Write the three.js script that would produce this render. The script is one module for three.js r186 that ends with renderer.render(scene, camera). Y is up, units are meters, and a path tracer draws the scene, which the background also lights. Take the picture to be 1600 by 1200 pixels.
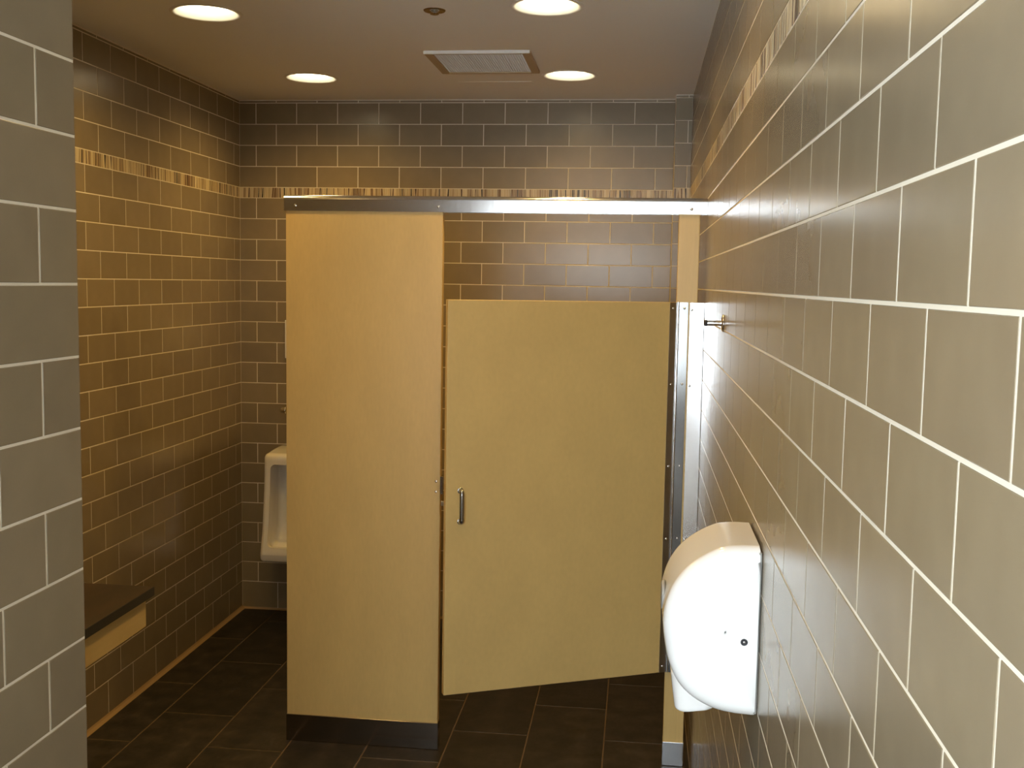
import * as THREE from 'three';
import { RoundedBoxGeometry } from 'three/addons/geometries/RoundedBoxGeometry.js';
import { mergeGeometries, mergeVertices, toCreasedNormals } from 'three/addons/utils/BufferGeometryUtils.js';
import { RectAreaLightUniformsLib } from 'three/addons/lights/RectAreaLightUniformsLib.js';
import { ImprovedNoise } from 'three/addons/math/ImprovedNoise.js';
import { Brush, Evaluator, SUBTRACTION } from 'three-bvh-csg';

// ---------------------------------------------------------------- camera, sky, exposure
const scene = new THREE.Scene();
const renderer = new THREE.WebGLRenderer({ antialias: true });
renderer.toneMapping = THREE.LinearToneMapping;
renderer.toneMappingExposure = 1.0;
renderer.shadowMap.enabled = true;
RectAreaLightUniformsLib.init();

const EYE = 1.7345;                                  // eye height above the floor
const camera = new THREE.PerspectiveCamera(2 * Math.atan(600 / 1689.65) * 180 / Math.PI, 4 / 3, 0.05, 60);
{
  const yaw = -0.11561, pitch = -0.09355, roll = -0.01715;
  const cy = Math.cos(yaw), sy = Math.sin(yaw), cp = Math.cos(pitch), sp = Math.sin(pitch), cr = Math.cos(roll), sr = Math.sin(roll);
  const mul = (a, b) => a.map((r) => b[0].map((_, j) => r.reduce((s, v, k) => s + v * b[k][j], 0)));
  const M = mul([[cr, -sr, 0], [sr, cr, 0], [0, 0, 1]], mul([[1, 0, 0], [0, cp, -sp], [0, sp, cp]], [[cy, 0, -sy], [0, 1, 0], [sy, 0, cy]]));
  const v = (r, s) => new THREE.Vector3(r[0] * s, r[1] * s, -r[2] * s);
  camera.quaternion.setFromRotationMatrix(new THREE.Matrix4().makeBasis(v(M[0], 1), v(M[1], 1), v(M[2], -1)));
  camera.position.set(0, EYE, 0);
  scene.add(camera);
}
const SKY = 14;
scene.background = new THREE.Color().setRGB(0.86 * SKY, 0.95 * SKY, 1.0 * SKY);   // overcast daylight, enters by the opening behind the camera
const LAMP = 2.7, GLOW = 14;                            // ceiling lamps: light, and the glow of their lens
const lampColor = new THREE.Color().setRGB(1.0, 0.60, 0.14);

// ---------------------------------------------------------------- measures (metres; depth runs along -z)
const P = 0.105, W = 0.21144, JOINT = 0.0036;          // course height, tile length, joint
const Y0 = 0.40696 + EYE;                             // height of the lower edge of the mosaic band
const H = 2.6295;                                     // ceiling
const XL = -2.036, XR = 0.2258, XN = -0.808, D = 5.375, ZN = 1.4885, ZF = -1.2, ZS = 0.35, XV = -2.4;   // the near left wall runs from ZS to ZN; the vestibule behind the camera reaches left to XV
const ZP = 3.82;                                      // front of the toilet compartment

// ---------------------------------------------------------------- helpers
let seed = 20117;
const rnd = () => { seed = (seed * 1664525 + 1013904223) >>> 0; return seed / 4294967296; };
const rr = (a, b) => a + (b - a) * rnd();
const used = new Map();
function numbered(n) { const k = used.get(n) ?? 0; used.set(n, k + 1); return k ? n + '_' + String(k).padStart(3, '0') : n; }
function tag(o, label, category, group) { o.userData.label = label; o.userData.category = category; if (group) o.userData.group = group; return o; }
function thing(name, label, category, [x, y, z] = [0, 0, 0], turn = 0, group) {
  const o = new THREE.Group(); o.name = numbered(name); o.position.set(x, y, z); o.rotation.y = turn; scene.add(o);
  return tag(o, label, category, group);
}
function part(name, geo, mat, parent, label) {
  const m = new THREE.Mesh(geo, mat), same = parent.children.filter((c) => c.name.replace(/_\d{3}$/, '') === name).length;
  m.name = same ? name + '_' + String(same).padStart(3, '0') : name;
  parent.add(m); if (label) m.userData.label = label; return m;
}
function structure(name, label, category, pos = [0, 0, 0], turn = 0) {
  const o = thing(name, label, category, pos, turn); o.userData.kind = 'structure'; return o;
}
const box = (x0, x1, y0, y1, z0, z1) => { const g = new THREE.BoxGeometry(x1 - x0, y1 - y0, z1 - z0); g.translate((x0 + x1) / 2, (y0 + y1) / 2, (z0 + z1) / 2); return g; };
const rbox = (x0, x1, y0, y1, z0, z1, r, s = 2) => { const g = new RoundedBoxGeometry(x1 - x0, y1 - y0, z1 - z0, s, r); g.translate((x0 + x1) / 2, (y0 + y1) / 2, (z0 + z1) / 2); return g; };
const merge = (list) => mergeGeometries(list.map((g) => { const q = g.index ? g.toNonIndexed() : g; for (const k of Object.keys(q.attributes)) if (!['position', 'normal', 'uv', 'color'].includes(k)) q.deleteAttribute(k); return q; }));
const cyl = (r, h, n = 24, r2 = r) => new THREE.CylinderGeometry(r2, r, h, n);
const lathe = (pts, n = 32) => new THREE.LatheGeometry(pts.map(([x, y]) => new THREE.Vector2(x, y)), n);
const lin = (r, g, b) => new THREE.Color().setRGB(r, g, b);

// ---------------------------------------------------------------- procedural textures and materials
const noise = new ImprovedNoise();
function fbm(x, y, z, o = 4) { let s = 0, a = 0.5, f = 1; for (let i = 0; i < o; i++) { s += a * noise.noise(x * f, y * f, z + i * 7.3); a *= 0.5; f *= 2; } return s; }
function dataTexture(n, fn, srgb) {
  const d = new Uint8Array(n * n * 4);
  for (let j = 0; j < n; j++) for (let i = 0; i < n; i++) { const c = fn(i / n, j / n); for (let k = 0; k < 3; k++) d[(j * n + i) * 4 + k] = Math.max(0, Math.min(255, Math.round(c[k] * 255))); d[(j * n + i) * 4 + 3] = 255; }
  const t = new THREE.DataTexture(d, n, n); t.wrapS = t.wrapT = THREE.MirroredRepeatWrapping; t.magFilter = THREE.LinearFilter; t.minFilter = THREE.LinearMipmapLinearFilter; t.generateMipmaps = true;
  if (srgb) t.colorSpace = THREE.SRGBColorSpace; t.needsUpdate = true; return t;
}
const smudge = dataTexture(256, (u, v) => { const a = fbm(u * 5, v * 5, 1) * 0.5 + 0.5, b = fbm(u * 22, v * 9, 4, 3); const g = 0.88 + 0.1 * (a - 0.5); return [g, g, g]; });
const glaze = dataTexture(256, (u, v) => { const a = 0.95 + 0.05 * fbm(u * 6, v * 6, 9, 3); return [a, a, a * 0.995]; }, true);
const stone = dataTexture(512, (u, v) => { const a = 0.66 + 0.55 * fbm(u * 5, v * 5, 2, 6) + 0.22 * fbm(u * 30, v * 12, 8, 3); return [a, a * 0.97, a * 0.93]; }, true);
const stoneBump = dataTexture(256, (u, v) => { const a = 0.5 + 0.6 * fbm(u * 10, v * 10, 5, 5); return [a, a, a]; });
const laminate = dataTexture(256, (u, v) => { const a = 0.955 + 0.05 * fbm(u * 6, v * 6, 12, 4) + 0.03 * fbm(u * 60, v * 60, 2, 2); return [a, a, a]; }, true);
const peel = dataTexture(256, (u, v) => { const a = 0.5 + 0.5 * fbm(u * 40, v * 40, 6, 3); return [a, a, a]; });
const brushedH = dataTexture(256, (u, v) => { const a = 0.85 + 0.3 * fbm(u * 3, v * 90, 6, 3); return [a, a, a]; });
const brushedV = dataTexture(256, (u, v) => { const a = 0.85 + 0.3 * fbm(u * 90, v * 3, 16, 3); return [a, a, a]; });
const paintBump = dataTexture(256, (u, v) => { const a = 0.5 + 0.5 * fbm(u * 30, v * 30, 26, 4); return [a, a, a]; });

const TILE = [0.268, 0.216, 0.146];
const tileMats = [0.94, 0.98, 1.0, 1.03, 1.07].map((k, i) => new THREE.MeshPhysicalMaterial({ color: lin(TILE[0] * k, TILE[1] * k * (1 + (i % 2) * 0.008), TILE[2] * k), map: glaze, roughness: 0.28, roughnessMap: smudge, ior: 1.5 }));
const grout = new THREE.MeshStandardMaterial({ color: lin(0.7, 0.64, 0.53), roughness: 0.9, bumpMap: paintBump, bumpScale: 0.0006 });
const grout2 = new THREE.MeshStandardMaterial({ color: lin(0.12, 0.082, 0.05), roughness: 0.9 });
const caulk = new THREE.MeshStandardMaterial({ color: lin(0.3, 0.2, 0.1), roughness: 0.6 });
const mosaic = new THREE.MeshStandardMaterial({ color: 0xffffff, vertexColors: true, roughness: 0.3 });
const floorMats = [0.85, 1.0, 1.15].map((k) => new THREE.MeshStandardMaterial({ color: lin(0.041 * k, 0.034 * k, 0.033 * k), map: stone, roughness: 0.5, bumpMap: stoneBump, bumpScale: 0.0012 }));
const paint = new THREE.MeshStandardMaterial({ color: lin(0.92, 0.915, 0.9), roughness: 0.85, bumpMap: paintBump, bumpScale: 0.0006 });
const trimWhite = new THREE.MeshStandardMaterial({ color: lin(0.8, 0.78, 0.73), roughness: 0.5 });
const beige = new THREE.MeshPhysicalMaterial({ color: lin(0.64, 0.45, 0.17), map: laminate, roughness: 0.42, bumpMap: peel, bumpScale: 0.00025 });
const steel = (bump, r) => new THREE.MeshPhysicalMaterial({ color: lin(0.72, 0.72, 0.73), metalness: 1, roughness: r, roughnessMap: bump });
const alu = steel(brushedH, 0.2), aluV = steel(brushedV, 0.22);
const chrome = new THREE.MeshStandardMaterial({ color: lin(0.78, 0.78, 0.79), metalness: 1, roughness: 0.12 });
const darkSteel = new THREE.MeshStandardMaterial({ color: lin(0.45, 0.44, 0.43), metalness: 1, roughness: 0.28, bumpMap: brushedH, bumpScale: 0.0001 });
const pullMetal = new THREE.MeshStandardMaterial({ color: lin(0.4, 0.4, 0.41), metalness: 1, roughness: 0.14 });
const leafMetal = new THREE.MeshStandardMaterial({ color: lin(0.2, 0.2, 0.2), metalness: 1, roughness: 0.2, roughnessMap: brushedV });
const shoeMetal = new THREE.MeshStandardMaterial({ color: lin(0.3, 0.27, 0.24), metalness: 1, roughness: 0.16 });
const brass = new THREE.MeshStandardMaterial({ color: lin(0.34, 0.25, 0.13), metalness: 1, roughness: 0.25 });
const rubber = new THREE.MeshStandardMaterial({ color: lin(0.02, 0.02, 0.025), roughness: 0.6 });
const china = new THREE.MeshPhysicalMaterial({ color: lin(0.78, 0.76, 0.7), roughness: 0.12, clearcoat: 0.4, clearcoatRoughness: 0.05 });
const enamel = new THREE.MeshPhysicalMaterial({ color: lin(0.84, 0.84, 0.83), roughness: 0.18, clearcoat: 0.6, clearcoatRoughness: 0.06 });
const shell = new THREE.MeshStandardMaterial({ color: lin(0.2, 0.2, 0.2), roughness: 0.7 });
const counterMat = new THREE.MeshStandardMaterial({ color: lin(0.045, 0.022, 0.013), map: stone, roughness: 0.4 });
const counterEdge = new THREE.MeshStandardMaterial({ color: lin(0.012, 0.01, 0.009), roughness: 0.5 });
const lensMat = new THREE.MeshStandardMaterial({ color: lin(0.9, 0.9, 0.85), emissive: lin(1, 0.86, 0.55), emissiveIntensity: GLOW, roughness: 0.4 });
const reflectorMat = new THREE.MeshStandardMaterial({ color: lin(0.9, 0.89, 0.86), roughness: 0.35 });
const grey = new THREE.MeshStandardMaterial({ color: lin(0.33, 0.32, 0.3), roughness: 0.5 });

// ---------------------------------------------------------------- tiles
// a glazed tile with a rounded-over edge; its face lies in z = 0
const tileCache = new Map();
function tileGeometry(w, h, variant = 0) {
  const key = w.toFixed(4) + '|' + h.toFixed(4) + '|' + variant;
  if (tileCache.has(key)) return tileCache.get(key);
  const c = Math.min(0.0012, w / 4, h / 4), t = 0.006, rings = [[0, -t], [0, -c], [c * 0.35, -c * 0.3], [c, 0]];
  const pos = [], uv = [], idx = [], n = rings.length, ou = (variant * 0.37) % 1, ov = (variant * 0.61) % 1;
  for (const [d, z] of rings) for (const [sx, sy] of [[-1, -1], [1, -1], [1, 1], [-1, 1]]) {
    const x = sx * (w / 2 - d), y = sy * (h / 2 - d); pos.push(x, y, z); uv.push(ou + x * 2.2, ov + y * 2.2);
  }
  for (let r = 0; r < n - 1; r++) for (let k = 0; k < 4; k++) { const a = r * 4 + k, b = r * 4 + (k + 1) % 4, e = a + 4, f = b + 4; idx.push(a, b, f, a, f, e); }
  const q = (n - 1) * 4; idx.push(q, q + 1, q + 2, q, q + 2, q + 3);
  let g = new THREE.BufferGeometry();
  g.setAttribute('position', new THREE.Float32BufferAttribute(pos, 3)); g.setAttribute('uv', new THREE.Float32BufferAttribute(uv, 2)); g.setIndex(idx);
  g = toCreasedNormals(g, 0.02); tileCache.set(key, g); return g;
}
const TOP = 4.5 * P + Y0;                              // joint under the cut course at the ceiling
// courses, from the ceiling down: [bottom, top, half-bond?]; the band takes half a course
const courses = [[TOP, H - 0.003, 1]];
for (let i = 0; i < 4; i++) courses.push([TOP - (i + 1) * P, TOP - i * P, i % 2]);
for (let i = 0; i < 19; i++) courses.push([Y0 - (i + 1) * P, Y0 - i * P, i % 2]);
courses.push([0.008, Y0 - 19 * P, 1]);                 // taller base course
// lays one wall in its own plane (x along the wall, y up, z out of it); isPart says which tiles are parts of their own
function layTiles(wall, x0, x1, phase, isPart, skip = () => false) {
  const stuff = [];
  let count = 0;
  for (const [b, t, half] of courses) {
    const first = Math.floor((x0 - phase) / W) - 1, last = Math.ceil((x1 - phase) / W) + 1;
    for (let c = first; c <= last; c++) {
      const a = phase + (c + half * 0.5) * W, l = Math.max(a + JOINT / 2, x0), r = Math.min(a + W - JOINT / 2, x1);
      if (r - l < 0.012) continue;
      const w = r - l, h = t - b - JOINT, cx = (l + r) / 2, cy = (t + b) / 2;
      if (skip(cx, cy)) continue;
      const variant = Math.floor(rnd() * 4), g = tileGeometry(w, h, variant), tx = rr(-1, 1) * 0.0014, ty = rr(-1, 1) * 0.0011, k = Math.floor(rnd() * 5);
      if (isPart(cx, cy) && count < 300) {
        const m = new THREE.Mesh(g, tileMats[k]); m.name = count ? 'tile_' + String(count).padStart(3, '0') : 'tile'; count++;
        m.position.set(cx, cy, 0); m.rotation.set(tx, ty, 0); wall.add(m);
      } else { const q = g.clone(); q.rotateX(tx); q.rotateY(ty); q.translate(cx, cy, 0); stuff.push(q); }
    }
  }
  if (stuff.length) { const m = part('tile_field', merge(stuff), tileMats[2], wall); m.userData.kind = 'stuff'; }
}
// band of narrow upright glass strips, half a course high
const stripTones = [[0.5, 0.41, 0.27], [0.42, 0.33, 0.21], [0.56, 0.48, 0.33], [0.3, 0.22, 0.135], [0.2, 0.13, 0.08], [0.1, 0.058, 0.04], [0.022, 0.016, 0.014], [0.34, 0.28, 0.19]];
const stripWeights = [0.19, 0.17, 0.14, 0.12, 0.11, 0.1, 0.1, 0.07];
function layBand(wall, x0, x1) {
  const pos = [], col = [], idx = [], yb = Y0 + 0.0015, yt = Y0 + 0.5 * P - 0.0015;
  let x = x0 + 0.001, slant = 0;
  while (x < x1 - 0.004) {
    let q = rnd(), k = 0; while (k < 7 && q > stripWeights[k]) q -= stripWeights[k++];
    const dark = k >= 5 && k <= 6, w = Math.min(dark ? rr(0.004, 0.009) : rr(0.005, 0.016), x1 - x), next = rnd() < 0.45 ? rr(-1, 1) * 0.006 : slant * 0.4, j = 0.0006, z = rr(-0.0004, 0.0006), tone = stripTones[k], v = rr(0.85, 1.15);
    const p = [[x + j - slant / 2, yb], [x + w - j - next / 2, yb], [x + w - j + next / 2, yt], [x + j + slant / 2, yt]].map(([a, c]) => [Math.min(Math.max(a, x0), x1), c]), o = pos.length / 3;
    const cz = 0.0007, inn = p.map(([a, c], i) => [a + (i === 0 || i === 3 ? cz : -cz), c + (i < 2 ? cz : -cz)]);
    for (const [a, c] of p) pos.push(a, c, -0.006);
    for (const [a, c] of p) pos.push(a, c, z - cz);
    for (const [a, c] of inn) pos.push(a, c, z);
    for (let i = 0; i < 12; i++) col.push(tone[0] * v, tone[1] * v, tone[2] * v);
    for (let r = 0; r < 2; r++) for (let i = 0; i < 4; i++) { const a = o + r * 4 + i, b = o + r * 4 + (i + 1) % 4; idx.push(a, b, b + 4, a, b + 4, a + 4); }
    idx.push(o + 8, o + 9, o + 10, o + 8, o + 10, o + 11);
    x += w; slant = next;
  }
  let g = new THREE.BufferGeometry(); g.setAttribute('position', new THREE.Float32BufferAttribute(pos, 3)); g.setAttribute('color', new THREE.Float32BufferAttribute(col, 3)); g.setIndex(idx);
  g = toCreasedNormals(g, 0.02);
  const m = part('mosaic_band', g, mosaic, wall, 'band of narrow upright mosaic strips in cream, tan, brown and black'); m.userData.kind = 'stuff';
}
function tiledWall(name, label, pos, turn, x0, x1, phase, isPart, skip, e0 = 0, e1 = 0) {
  const w = structure(name, label, 'wall', pos, turn);
  part('grout_bed', box(x0 - e0, x1 + e1, 0, H, -0.12, -0.0008), grout, w, 'cream grout between the tiles');
  layTiles(w, x0, x1, phase, isPart, skip); layBand(w, x0, x1); return w;
}
const q90 = Math.PI / 2;
tiledWall('wall_back', 'far tiled wall behind the urinal and toilet compartment', [0, 0, -D], 0, XL, 0.146, -1.94961, (x, y) => y > 1.5 || x < -1.2, undefined, 0.12, 0.2);
tiledWall('wall_left', 'left tiled wall of the wide room beyond the counter', [XL, 0, 0], q90, ZN, D - 0.0015, 3.81609, (x) => x > 3.45, undefined, 0, 0.12);
tiledWall('wall_right', 'long right tiled wall carrying the white hand dryer', [XR, 0, 0], -q90, -D, -ZF, -0.67691, (x, y) => -x > 0.55 && -x < 3.0, undefined, 0.12, 0.12);
tiledWall('wall_corridor', 'near left tiled wall ending in an outer corner', [XN, 0, 0], q90, ZS, ZN, 1.3885 - W / 2, (x) => x > 0.9);
// the chase in the far right corner
{
  const w = structure('wall_chase', 'narrow tiled chase boxed into the far right corner', 'wall', [0, 0, -5.25], 0);
  part('grout_bed', box(0.146, XR - 0.001, 0, H, -0.124, -0.0011), grout, w);
  layTiles(w, 0.147, XR - 0.002, 0.1, () => true); layBand(w, 0.147, XR - 0.002);
}
// room side of the block behind the near left wall, and the wall behind the camera with its opening
{
  const w = structure('wall_return', 'tiled return wall closing the room in front of the counter', 'wall', [0, 0, -ZN], Math.PI);
  part('grout_bed', box(-XN + 0.125, -XL + 0.12, 0, H, -0.12, -0.0008), grout, w);
  layTiles(w, -XN + 0.002, -XL, 0.9, () => false);
  const e = structure('wall_stub', 'painted back of the wall block that the near left wall ends on', 'wall');
  part('panel', box(XV - 0.12, XN - 0.125, 0, H, -ZS - 0.12, -ZS), paint, e);
  const v = structure('wall_vestibule', 'painted left wall of the entrance behind the camera', 'wall');
  part('panel', box(XV - 0.12, XV, 0, H, -ZS, -ZF + 0.12), paint, v);
  const f = structure('wall_front', 'painted wall behind the camera with a wide opening', 'wall', [0, 0, -ZF], 0);
  const x0 = XV, x1 = XR, sill = 0.7, head = 2.3, a = XV + 0.15, b = XR - 0.04;
  part('panel', merge([box(x0, a, 0, H, 0, 0.12), box(b, x1 + 0.12, 0, H, 0, 0.12), box(a, b, 0, sill, 0, 0.12), box(a, b, head, H, 0, 0.12)]), paint, f);
  const win = structure('window_1', 'daylight opening behind the camera with a white frame', 'window', [0, 0, -ZF], 0);
  part('frame', merge([box(a, a + 0.03, sill, head, 0.01, 0.11), box(b - 0.03, b, sill, head, 0.01, 0.11), box(a + 0.03, b - 0.03, sill, sill + 0.03, 0.01, 0.11), box(a + 0.03, b - 0.03, head - 0.03, head, 0.01, 0.11)]), trimWhite, win);
}

// ---------------------------------------------------------------- floor: dark stone-look tiles in running bond
{
  const f = structure('floor', 'dark brown stone-look floor tiles laid in running bond', 'floor');
  part('grout_bed', box(XV - 0.12, XR + 0.12, -0.12, -0.0012, -D - 0.12, -ZF + 0.12), grout2, f);
  const pale = new THREE.MeshStandardMaterial({ color: lin(0.72, 0.69, 0.63), roughness: 0.55 });   // lighter entrance floor behind the camera
  const pw = 0.2925, pl = 0.59, xe = -0.088;
  let n = 0;
  for (let i = -9; i < 3; i++) for (let j = -6; j < 5; j++) {
    let xa = xe + i * pw, xb = xa + pw, za = (((i % 2) + 2) % 2 ? 3.715 : 4.0) + j * pl, zb = za + pl;
    xa = Math.max(xa + 0.0025, za < ZS ? XV + 0.001 : XL + 0.001); xb = Math.min(xb - 0.0025, XR - 0.001); za = Math.max(za + 0.0025, ZF); zb = Math.min(zb - 0.0025, D - 0.001);
    if (xb - xa < 0.01 || zb - za < 0.01) continue;
    if (xa < XN) {                                      // cut round the wall block
      if (za < ZS && zb <= ZN + 0.01) zb = Math.min(zb, ZS - 0.002);
      else if (zb > ZN) za = Math.max(za, ZN + 0.002); else continue;
      if (zb - za < 0.01) continue;
    }
    const g = tileGeometry(xb - xa, zb - za, Math.floor(rnd() * 7));
    const m = part('floor_tile', g, zb < 0.42 ? (rnd(), pale) : floorMats[Math.floor(rnd() * 3)], f); m.rotation.x = -q90; m.position.set((xa + xb) / 2, rr(0, 0.0004), -(za + zb) / 2);
  }
  const t = structure('trim_1', 'tan sealant line where the left wall meets the floor', 'trim');
  const s = new THREE.Shape([[0, 0], [0.016, 0], [0.009, 0.005], [0.004, 0.009], [0, 0.016]].map(([x, y]) => new THREE.Vector2(x, y)));
  const g = new THREE.ExtrudeGeometry(s, { depth: D - ZN, bevelEnabled: false }); g.translate(XL, 0, -D); part('sealant', g, caulk, t);
  const t2 = structure('trim_2', 'thin tan sealant line along the foot of the far wall', 'trim');
  const g2 = new THREE.ExtrudeGeometry(new THREE.Shape([[0, 0], [0.01, 0], [0.004, 0.004], [0, 0.01]].map(([x, y]) => new THREE.Vector2(x, y))), { depth: 0.14 - XL, bevelEnabled: false });
  g2.rotateY(-q90); g2.translate(0.14, 0, -D); part('sealant', g2, caulk, t2);
}

// ---------------------------------------------------------------- ceiling and its fittings
const lampSpots = [[-1.49, 3.63], [-0.325, 3.6], [-1.484, 4.8], [-0.327, 4.775], [-1.49, 2.43], [-0.325, 2.43]];
const R1 = 0.108;
{
  const c = structure('ceiling', 'painted white plaster ceiling with recessed lamps', 'ceiling');
  const s = new THREE.Shape([[XV - 0.12, ZF - 0.12], [XR + 0.12, ZF - 0.12], [XR + 0.12, D + 0.12], [XV - 0.12, D + 0.12]].map(([x, y]) => new THREE.Vector2(x, y)));
  for (const [x, z] of lampSpots) { const h = new THREE.Path(); h.absarc(x, z, R1 + 0.001, 0, Math.PI * 2, true); s.holes.push(h); }
  const hv = new THREE.Path([[-0.835, 4.29], [-0.835, 4.64], [-0.477, 4.64], [-0.477, 4.29]].map(([x, y]) => new THREE.Vector2(x, y))); s.holes.push(hv);
  const g = new THREE.ExtrudeGeometry(s, { depth: 0.12, bevelEnabled: false, curveSegments: 32 }); g.rotateX(-q90); g.translate(0, H, 0);
  part('plaster', g, paint, c);
  part('access_panel', box(-0.835, -0.505, H - 0.0015, H, -4.975, -4.905), paint, c);
}
const lampLabels = ['round recessed ceiling lamp nearest the left wall, in the upper left of the photo', 'round recessed ceiling lamp cut by the top of the photo, above the stall door', 'round recessed ceiling lamp near the far wall on the left, above the urinal', 'round recessed ceiling lamp near the far wall, just right of the vent grille', 'round recessed ceiling lamp out of view over the counter', 'round recessed ceiling lamp out of view in front of the stall'];
lampSpots.forEach(([x, z], i) => {
  const t = thing('ceiling_lamp', lampLabels[i], 'lamp', [x, H, -z], 0, 'round recessed ceiling lamps');
  part('reflector', lathe([[0.074, 0.03], [0.084, 0.022], [0.097, 0.009], [0.105, -0.001], [0.113, -0.004], [0.12, -0.002], [0.121, 0], [0.1075, 0.0005], [0.1, 0.02], [0.09, 0.034], [0.074, 0.038]], 48), reflectorMat, t);
  part('lens', lathe([[0, 0.012], [0.05, 0.0125], [0.072, 0.0145], [0.0755, 0.019], [0.072, 0.026], [0, 0.028]], 40), lensMat, t);
  part('housing', lathe([[0, 0.12], [0.1, 0.118], [0.104, 0.05], [0.106, 0.001]], 32), shell, t);
  const l = new THREE.SpotLight(lampColor, LAMP, 0, 1.4, 1, 2); l.position.set(0, -0.002, 0); l.target.position.set(0, -1, 0); l.shadow.radius = 2.2; l.castShadow = true; l.name = 'lamp_light'; l.target.name = 'lamp_aim';
  t.add(l, l.target);
});
{
  const t = thing('vent_grille', 'rectangular ceiling vent grille with a tan frame', 'vent', [-0.656, H, -4.465]);
  const w = 0.21, d = 0.206, b = 0.034;
  const bar = (x0, x1, z0, z1) => rbox(x0, x1, -0.011, 0.002, z0, z1, 0.003);
  const fm = new THREE.MeshStandardMaterial({ color: lin(0.5, 0.38, 0.22), roughness: 0.5 });
  part('frame', merge([bar(-w, -w + b, -d, d), bar(w - b, w, -d, d), bar(-w + b - 0.001, w - b + 0.001, -d, -d + 0.02), bar(-w + b - 0.001, w - b + 0.001, d - 0.02, d)]), fm, t);
  part('edge_lip', rbox(-w, w, -0.013, 0.001, d, d + 0.006, 0.002), trimWhite, t);
  const bars = [], s = 0.0095;
  for (let x = -w + b; x <= w - b; x += s) bars.push(box(x - 0.0012, x + 0.0012, -0.006, 0.006, -d + 0.02, d - 0.02));
  for (let z = -d + 0.02; z <= d - 0.02; z += s) bars.push(box(-w + b, w - b, -0.006, 0.006, z - 0.0012, z + 0.0012));
  const core = part('egg_crate_core', merge(bars), trimWhite, t); core.userData.kind = 'stuff';
  part('duct', merge([box(-0.176, 0.176, 0.1, 0.104, -0.172, 0.172)]), shell, t);
}
{
  const t = thing('fire_sprinkler', 'small brass recessed sprinkler head on the ceiling', 'sprinkler', [-0.702, H, -3.632]);
  part('escutcheon', lathe([[0.012, 0.001], [0.02, -0.001], [0.034, -0.004], [0.037, -0.001], [0.037, 0.001]], 32), brass, t);
  part('body', lathe([[0, 0.001], [0.013, 0.001], [0.013, -0.004], [0.009, -0.006], [0, -0.006]], 20), darkSteel, t);
  part('bulb', (() => { const g = new THREE.CapsuleGeometry(0.0022, 0.012, 4, 8); g.scale(1, 0.6, 1); g.translate(0, -0.008, 0); return g; })(), chrome, t);
  part('deflector', lathe([[0, -0.0135], [0.014, -0.0135], [0.015, -0.0125], [0, -0.012]], 20), brass, t);
}

// ---------------------------------------------------------------- toilet compartment
const screwGeo = lathe([[0, 0.0028], [0.0035, 0.0024], [0.0058, 0.0008], [0.006, 0], [0, 0]], 14); screwGeo.rotateX(q90);
function screw(parent, x, y, z, s = 1) { const m = part('screw', screwGeo, chrome, parent); m.position.set(x, y, z); m.scale.setScalar(s); return m; }
{
  const t = thing('stall_pilaster', 'wide tan partition panel left of the stall door', 'partition', [-0.988, 0, -ZP]);
  part('panel', rbox(-0.288, 0.288, 0.085, 2.0, -0.032, 0, 0.0025), beige, t);
  const sh = merge([rbox(-0.29, 0.29, 0.001, 0.103, -0.037, 0.004, 0.002)]);
  part('shoe', sh, shoeMetal, t, 'dark polished steel shoe at the foot');
  screw(t, 0.273, 1.011, 0, 0.8); screw(t, 0.273, 0.973, 0, 0.8);
  const k = part('latch_keeper', merge([rbox(0.288, 0.294, 0.965, 1.03, -0.03, 0.002, 0.0012), rbox(0.294, 0.299, 0.965, 1.03, -0.006, 0.002, 0.0012)]), shoeMetal, t);
}
{
  const t = thing('head_rail', 'brushed aluminium rail running across the top of the stall', 'rail', [0, 1.979, -ZP]);
  const s = new THREE.Shape([[0.0035, 0], [0.0035, 0.042], ...[1, 2, 3, 4, 5, 6, 7].map((k) => [-0.0105 + 0.014 * Math.cos(k * Math.PI / 14), 0.042 + 0.014 * Math.sin(k * Math.PI / 14)]), [-0.026, 0.056], [-0.036, 0.046], [-0.04, 0.043], [-0.04, 0], [-0.034, 0], [-0.034, 0.04], [0.0008, 0.04], [0.0008, 0]].map(([x, y]) => new THREE.Vector2(x, y)));
  const g = new THREE.ExtrudeGeometry(s, { depth: XR - 0.001 + 1.282, bevelEnabled: false }); g.rotateY(q90); g.translate(-1.282, 0, 0);
  // shape x maps to -z after the turn: mirror the profile so that the sloped front faces the room
  g.scale(1, 1, -1); const ix = g.index; if (!ix) { const p = g.attributes.position, nn = g.attributes.normal, u = g.attributes.uv; for (let i = 0; i < p.count; i += 3) for (const at of [p, nn, u]) { for (let c = 0; c < at.itemSize; c++) { const q = at.array[(i + 1) * at.itemSize + c]; at.array[(i + 1) * at.itemSize + c] = at.array[(i + 2) * at.itemSize + c]; at.array[(i + 2) * at.itemSize + c] = q; } } }
  part('rail', g, alu, t);
  for (const x of [-1.24, -0.716, 0.17]) screw(t, x, 0.018, 0.0035, 0.9);
}
{
  const t = thing('stall_side_panel', 'tan side partition running back from the pilaster to the far wall', 'partition', [-1.262, 0, -ZP - 0.04]);
  part('panel', rbox(-0.0125, 0.0125, 0.35, 1.676, -(D - ZP - 0.046), 0, 0.0025), beige, t);
}
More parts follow.
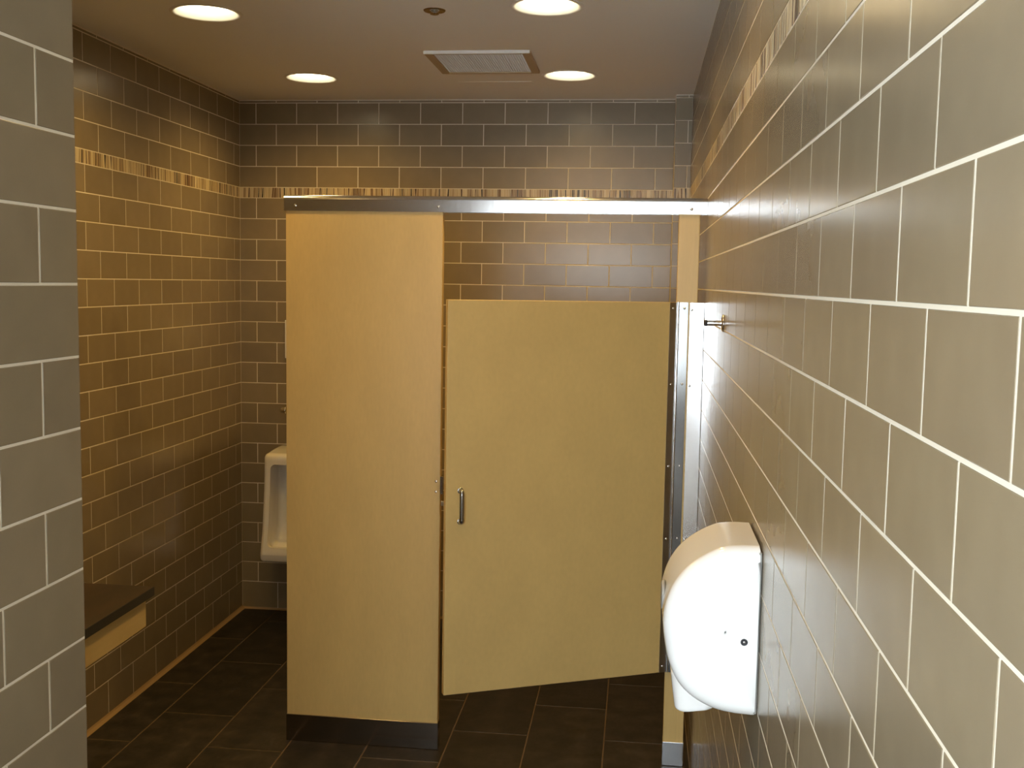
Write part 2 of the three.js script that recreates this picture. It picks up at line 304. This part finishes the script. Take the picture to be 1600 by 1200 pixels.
{
  const t = thing('hinge_stile', 'narrow tan post between the stall door and the right wall', 'partition', [0.1645, 0, -ZP]);
  part('panel', rbox(-0.0365, 0.0365, 0.085, 1.995, -0.032, 0, 0.0025), beige, t);
  part('shoe', rbox(-0.0385, 0.0385, 0.001, 0.09, -0.037, 0.004, 0.002), aluV, t, 'steel shoe at the foot');
  const hl = part('hinge_leaf', box(-0.026, 0.005, 0.349, 1.676, 0, 0.0025), leafMetal, t, 'steel hinge leaf screwed to the post');
  for (const y of [1.655, 1.39, 1.1, 0.84, 0.6, 0.375]) { const s = part('screw', screwGeo, chrome, hl); s.position.set(-0.008, y, 0.0025); s.scale.setScalar(0.7); }
}
{
  const t = thing('wall_bracket', 'long bright metal bracket fixing the stall post to the right wall', 'bracket', [0.2, 0, -ZP]);
  part('flange', merge([rbox(-0.025, 0.025, 0.349, 1.676, 0.0003, 0.004, 0.0012), rbox(0.0205, 0.025, 0.349, 1.676, -0.04, 0.0005, 0.0012)]), aluV, t);
  for (const y of [1.65, 1.385, 0.838, 0.37]) screw(t, -0.018, y, 0.004, 0.8);
}
{
  const turn = Math.atan2(0.35, 0.753), L = 0.826;
  const t = thing('stall_door', 'tan stall door standing ajar with a chrome pull', 'door', [0.133, 0, -ZP + 0.006], turn);
  part('panel', rbox(-L, -0.004, 0.351, 1.676, -0.025, 0, 0.002), beige, t);
  const lf = part('hinge_leaf', box(-0.03, 0, 0.352, 1.675, 0.0002, 0.0025), darkSteel, t, 'dark steel hinge leaf screwed to the door');
  for (const y of [1.655, 1.39, 1.1, 0.84, 0.6, 0.375]) { const s = part('screw', screwGeo, chrome, lf); s.position.set(-0.018, y, 0.0025); s.scale.setScalar(0.7); }
  const kn = [];
  for (let y = 0.352; y < 1.67; y += 0.0442) { const g = cyl(0.0048, 0.0425, 10); g.translate(0.0, y + 0.0215, 0.003); kn.push(g); }
  part('hinge_knuckle', merge(kn), chrome, t, 'bright steel knuckle of the continuous hinge');
  const h = part('pull_handle', (() => {
    const curve = new THREE.CatmullRomCurve3([[0, 0.942, 0], [0, 0.942, 0.012], [0, 0.944, 0.017], [0, 0.95, 0.02], [0, 0.97, 0.0205], [0, 1.018, 0.0205], [0, 1.036, 0.02], [0, 1.044, 0.017], [0, 1.046, 0.012], [0, 1.046, 0]].map((p) => new THREE.Vector3(...p)), false, 'catmullrom', 0.2);
    const g = new THREE.TubeGeometry(curve, 48, 0.0082, 14); g.translate(-L + 0.05, 0, 0); return g;
  })(), pullMetal, t, 'chrome pull handle');
  for (const y of [0.942, 1.046]) { const r = part('rosette', lathe([[0, 0.004], [0.009, 0.0035], [0.0105, 0.001], [0.0105, 0], [0, 0]], 18), pullMetal, h); r.rotation.x = q90; r.position.set(-L + 0.05, y, 0); }
  part('slide_latch', merge([rbox(-L + 0.005, -L + 0.075, 0.975, 1.02, -0.034, -0.025, 0.002), rbox(-L - 0.006, -L + 0.06, 0.99, 1.006, -0.04, -0.034, 0.002)]), darkSteel, t);
}

// ---------------------------------------------------------------- white hand dryer on the right wall
{
  const z0 = 2.0, hw = 0.118;
  const t = thing('hand_dryer', 'white rounded hand dryer mounted on the right tiled wall', 'hand dryer', [XR, 0, -z0]);
  // side profile: u out from the wall, y up
  const prof = new THREE.CatmullRomCurve3([[0.004, 1.281], [0.036, 1.281], [0.068, 1.276], [0.103, 1.258], [0.132, 1.234], [0.153, 1.203], [0.165, 1.168], [0.168, 1.14], [0.164, 1.1], [0.153, 1.056], [0.136, 1.024], [0.11, 1.0], [0.075, 0.983], [0.04, 0.976], [0.004, 0.974]].map(([u, y]) => new THREE.Vector3(u, y, 0)), false, 'centripetal').getPoints(72);
  const nrm = prof.map((p, i) => { const a = prof[Math.max(0, i - 1)], b = prof[Math.min(prof.length - 1, i + 1)], d = b.clone().sub(a).normalize(); return new THREE.Vector2(d.y, -d.x).multiplyScalar(-1); });
  const rad = 0.026, rows = [];
  for (let i = 0; i <= 8; i++) { const a = i / 8 * q90; rows.push([-hw + rad * (1 - Math.sin(a)), rad * (1 - Math.cos(a))]); }
  rows.reverse();                                       // from the near flat face outwards
  const ring = []; for (let i = 0; i <= 8; i++) { const a = i / 8 * q90; ring.push([hw - rad + rad * Math.cos(a) , rad - rad * Math.sin(a)]); }
  const all = [...ring, ...ring.slice().reverse().map(([z, d]) => [-z, d])];
  const pos = [], idx = [], m = prof.length, cu = 0.06, cv = 1.13;
  const point = (i, d) => { const p = prof[i], n = nrm[i]; return [Math.max(0.004, p.x - n.x * d), p.y - n.y * d]; };
  for (const [z, d] of all) for (let i = 0; i < m; i++) { const [u, y] = point(i, d); pos.push(-u, y, z); }
  for (let r = 0; r < all.length - 1; r++) for (let i = 0; i < m - 1; i++) { const a = r * m + i, b = a + 1, e = a + m, f = e + 1; idx.push(a, e, b, b, e, f); }
  // slightly domed end faces: rings shrinking towards the middle
  for (const side of [1, -1]) {
    let prev = side > 0 ? 0 : (all.length - 1) * m;
    for (const [k, dz] of [[0.8, 0.0012], [0.5, 0.002], [0.02, 0.0024]]) {
      const start = pos.length / 3;
      for (let i = 0; i < m; i++) { const [u, y] = point(i, rad); pos.push(-(k < 0.03 ? cu + (u - cu) * k : Math.max(0.004, (u < 0.0045 ? 0.004 : cu + (u - cu) * k))), cv + (y - cv) * k, side * (hw + dz)); }
      for (let i = 0; i < m; i++) { const a = prev + i, b = prev + (i + 1) % m, e = start + i, f = start + (i + 1) % m; side > 0 ? idx.push(a, b, e, b, f, e) : idx.push(a, e, b, b, e, f); }
      prev = start;
    }
  }
  let g = new THREE.BufferGeometry(); g.setAttribute('position', new THREE.Float32BufferAttribute(pos, 3)); g.setIndex(idx);
  g = mergeVertices(g, 1e-5); g.computeVertexNormals();
  part('cover', g, enamel, t);
  part('back_plate', rbox(-0.006, -0.0005, 0.982, 1.273, -hw + 0.004, hw - 0.004, 0.002), grey, t, 'dark back plate against the wall');
  part('nozzle', (() => {
    const c = new THREE.CatmullRomCurve3([[-0.09, 1.05, 0], [-0.1, 1.01, 0], [-0.112, 0.975, 0], [-0.1135, 0.957, 0]].map((p) => new THREE.Vector3(...p)));
    const s = new THREE.Shape(); const a = 0.032, b = 0.045, r = 0.02;
    s.moveTo(-a + r, -b); s.lineTo(a - r, -b); s.absarc(a - r, -b + r, r, -q90, 0); s.lineTo(a, b - r); s.absarc(a - r, b - r, r, 0, q90); s.lineTo(-a + r, b); s.absarc(-a + r, b - r, r, q90, Math.PI); s.lineTo(-a, -b + r); s.absarc(-a + r, -b + r, r, Math.PI, Math.PI * 1.5);
    const e = new THREE.ExtrudeGeometry(s, { depth: 0.06, bevelEnabled: true, bevelSize: 0.006, bevelThickness: 0.008, bevelSegments: 4, curveSegments: 10 });
    e.translate(0, 0, -0.03); e.rotateX(q90); e.rotateZ(0.14); e.translate(-0.107, 0.992, 0); return e;
  })(), enamel, t, 'white air nozzle under the front');
  const badge = part('badge', (() => { const l = lathe([[0, 0.0035], [0.024, 0.0032], [0.026, 0.001], [0.026, -0.004], [0, -0.004]], 36); l.scale(1, 1, 1.25); l.rotateX(0); l.rotateZ(q90); l.translate(-0.1668, 1.158, 0); return l; })(), grey, t);
  part('badge_plate', (() => { const l = lathe([[0, 0.0006], [0.0215, 0.0004], [0.022, 0], [0, 0]], 36); l.scale(1, 1, 1.25); l.rotateZ(q90); l.translate(-0.1703, 1.158, 0); return l; })(), darkSteel, badge);
  for (const s of [1, -1]) {
    const w = part('cover_screw', (() => { const l = lathe([[0.0022, 0.0016], [0.0045, 0.002], [0.0062, 0.0012], [0.0064, -0.002]], 20); l.rotateX(s * q90); l.translate(-0.027, 1.114, s * (hw + 0.0016)); return l; })(), rubber, t, 'dark ringed screw on the side');
    part('screw_head', (() => { const l = lathe([[0, 0.002], [0.0018, 0.0018], [0.0024, 0.0004]], 12); l.rotateX(s * q90); l.translate(-0.027, 1.114, s * (hw + 0.0016)); return l; })(), chrome, w);
  }
}

// ---------------------------------------------------------------- peg hook on the right wall
{
  const t = thing('coat_peg', 'small chrome coat peg with a dark tip on the right wall', 'hook', [XR, 1.635, -2.955], q90);
  const lay = (g) => { g.rotateX(-q90); return g; };
  part('flange', lay(lathe([[0, 0.007], [0.012, 0.0068], [0.021, 0.005], [0.0235, 0.002], [0.0235, 0], [0, 0]], 28)), chrome, t);
  part('rod', lay(lathe([[0.0, 0.044], [0.0072, 0.044], [0.0072, 0.004], [0, 0.004]], 18)), chrome, t);
  part('tip', lay(lathe([[0, 0.051], [0.006, 0.0505], [0.0085, 0.048], [0.0085, 0.0425], [0, 0.0425]], 18)), rubber, t, 'dark rubber tip');
}

// ---------------------------------------------------------------- urinal, its flush valve, plate above
{
  const xc = -1.635, hw = 0.185;
  const t = thing('urinal', 'white china wall urinal half hidden behind the tan panel', 'urinal', [xc, 0, -D]);
  const side = (pts, w, bev) => { const s = new THREE.Shape(); pts.forEach(([z, y], i) => (i ? s.lineTo(z, y) : s.moveTo(z, y))); const g = new THREE.ExtrudeGeometry(s, { depth: 2 * (w - bev), bevelEnabled: true, bevelSize: bev, bevelThickness: bev, bevelSegments: 5, bevelOffset: -bev, steps: 1 }); g.translate(0, 0, -(w - bev)); g.rotateY(-q90); return g; };
  const smooth = (pts, n = 60) => new THREE.CatmullRomCurve3(pts.map(([x, y]) => new THREE.Vector3(x, y, 0)), true, 'catmullrom', 0.12).getPoints(n).slice(0, -1).map((v) => [v.x, v.y]);
  const outer = side(smooth([[0.001, 0.36], [0.001, 0.62], [0.001, 0.875], [0.14, 0.88], [0.255, 0.872], [0.275, 0.855], [0.285, 0.7], [0.315, 0.5], [0.345, 0.385], [0.34, 0.352], [0.31, 0.338], [0.16, 0.33]]), hw, 0.02);
  const inner = side(smooth([[0.15, 0.81], [0.5, 0.826], [0.5, 0.55], [0.5, 0.42], [0.315, 0.418], [0.27, 0.4], [0.2, 0.42], [0.15, 0.5], [0.135, 0.7]]), hw - 0.036, 0.024);
  const A = new Brush(toCreasedNormals(outer.index ? outer.toNonIndexed() : outer, 0.6)), B = new Brush(toCreasedNormals(inner.index ? inner.toNonIndexed() : inner, 0.6));
  A.updateMatrixWorld(); B.updateMatrixWorld();
  const ev = new Evaluator(); ev.attributes = ['position', 'normal', 'uv']; ev.useGroups = false;
  const r = ev.evaluate(A, B, SUBTRACTION).geometry; r.clearGroups();
  part('bowl', r, china, t);
  part('drain', (() => { const l = lathe([[0, 0.004], [0.02, 0.003], [0.026, 0], [0, 0]], 20); l.translate(0, 0.408, 0.25); return l; })(), chrome, t);
  const v = thing('flush_valve', 'chrome flush valve above the urinal, its end showing beside the tan panel', 'valve', [xc, 0, -D]);
  part('spud', (() => { const g = cyl(0.011, 0.16, 16); g.translate(0, 0.973, 0.1); return merge([g, (() => { const q = cyl(0.02, 0.02, 16); q.translate(0, 0.903, 0.1); return q; })()]); })(), chrome, v);
  part('body', (() => { const l = lathe([[0.012, 1.02], [0.03, 1.03], [0.032, 1.06], [0.026, 1.075], [0.034, 1.09], [0.034, 1.11], [0.02, 1.13], [0, 1.133]], 24); l.translate(0, 0, 0.1); return l; })(), chrome, v);
  part('stop', (() => {
    const h = cyl(0.013, 0.12, 16); h.rotateZ(q90); h.translate(-0.07, 1.072, 0.1);
    const k = lathe([[0, 0.034], [0.012, 0.033], [0.0165, 0.028], [0.0175, 0.012], [0.02, 0.008], [0.02, 0], [0, 0]], 24); k.rotateZ(q90); k.translate(-0.122, 1.072, 0.1);
    const p = cyl(0.012, 0.1, 16); p.rotateX(q90); p.translate(-0.115, 1.072, 0.05);
    const f = lathe([[0.011, 0.012], [0.02, 0.01], [0.026, 0.001], [0.011, 0.001]], 24); f.rotateX(q90); f.translate(-0.115, 1.072, 0); return merge([h, k, p, f]);
  })(), chrome, v);
  const n = thing('wall_plate', 'white plate on the far wall, its edge showing beside the tan panel', 'plate', [-1.72, 1.426, -D]);
  part('plate', rbox(-0.078, 0.078, -0.098, 0.098, 0.0008, 0.014, 0.004), trimWhite, n);
}

// ---------------------------------------------------------------- counter on the left
{
  const t = thing('counter', 'dark counter with a tan apron cantilevered from the left wall', 'counter', [XL, 0, -2.2]);
  const x1 = -1.363 - XL, za = -(2.905 - 2.2), zb = 2.2 - ZN - 0.002;
  part('top', box(0.001, x1 - 0.002, 0.82, 0.8462, za + 0.002, zb), counterMat, t);
  part('edge_band', merge([rbox(x1 - 0.002, x1, 0.82, 0.846, za, zb, 0.0009), rbox(0.001, x1 - 0.002, 0.82, 0.846, za, za + 0.002, 0.0009)]), counterEdge, t, 'black front edge');
  part('apron', merge([rbox(x1 - 0.045, x1 - 0.022, 0.73, 0.82, za + 0.01, zb, 0.0015), rbox(0.001, x1 - 0.045, 0.73, 0.82, za + 0.01, za + 0.033, 0.0015)]), beige, t, 'tan apron under the top');
}

scene.traverse((o) => { if (o.isMesh) { o.castShadow = true; o.receiveShadow = true; } });
renderer.render(scene, camera);
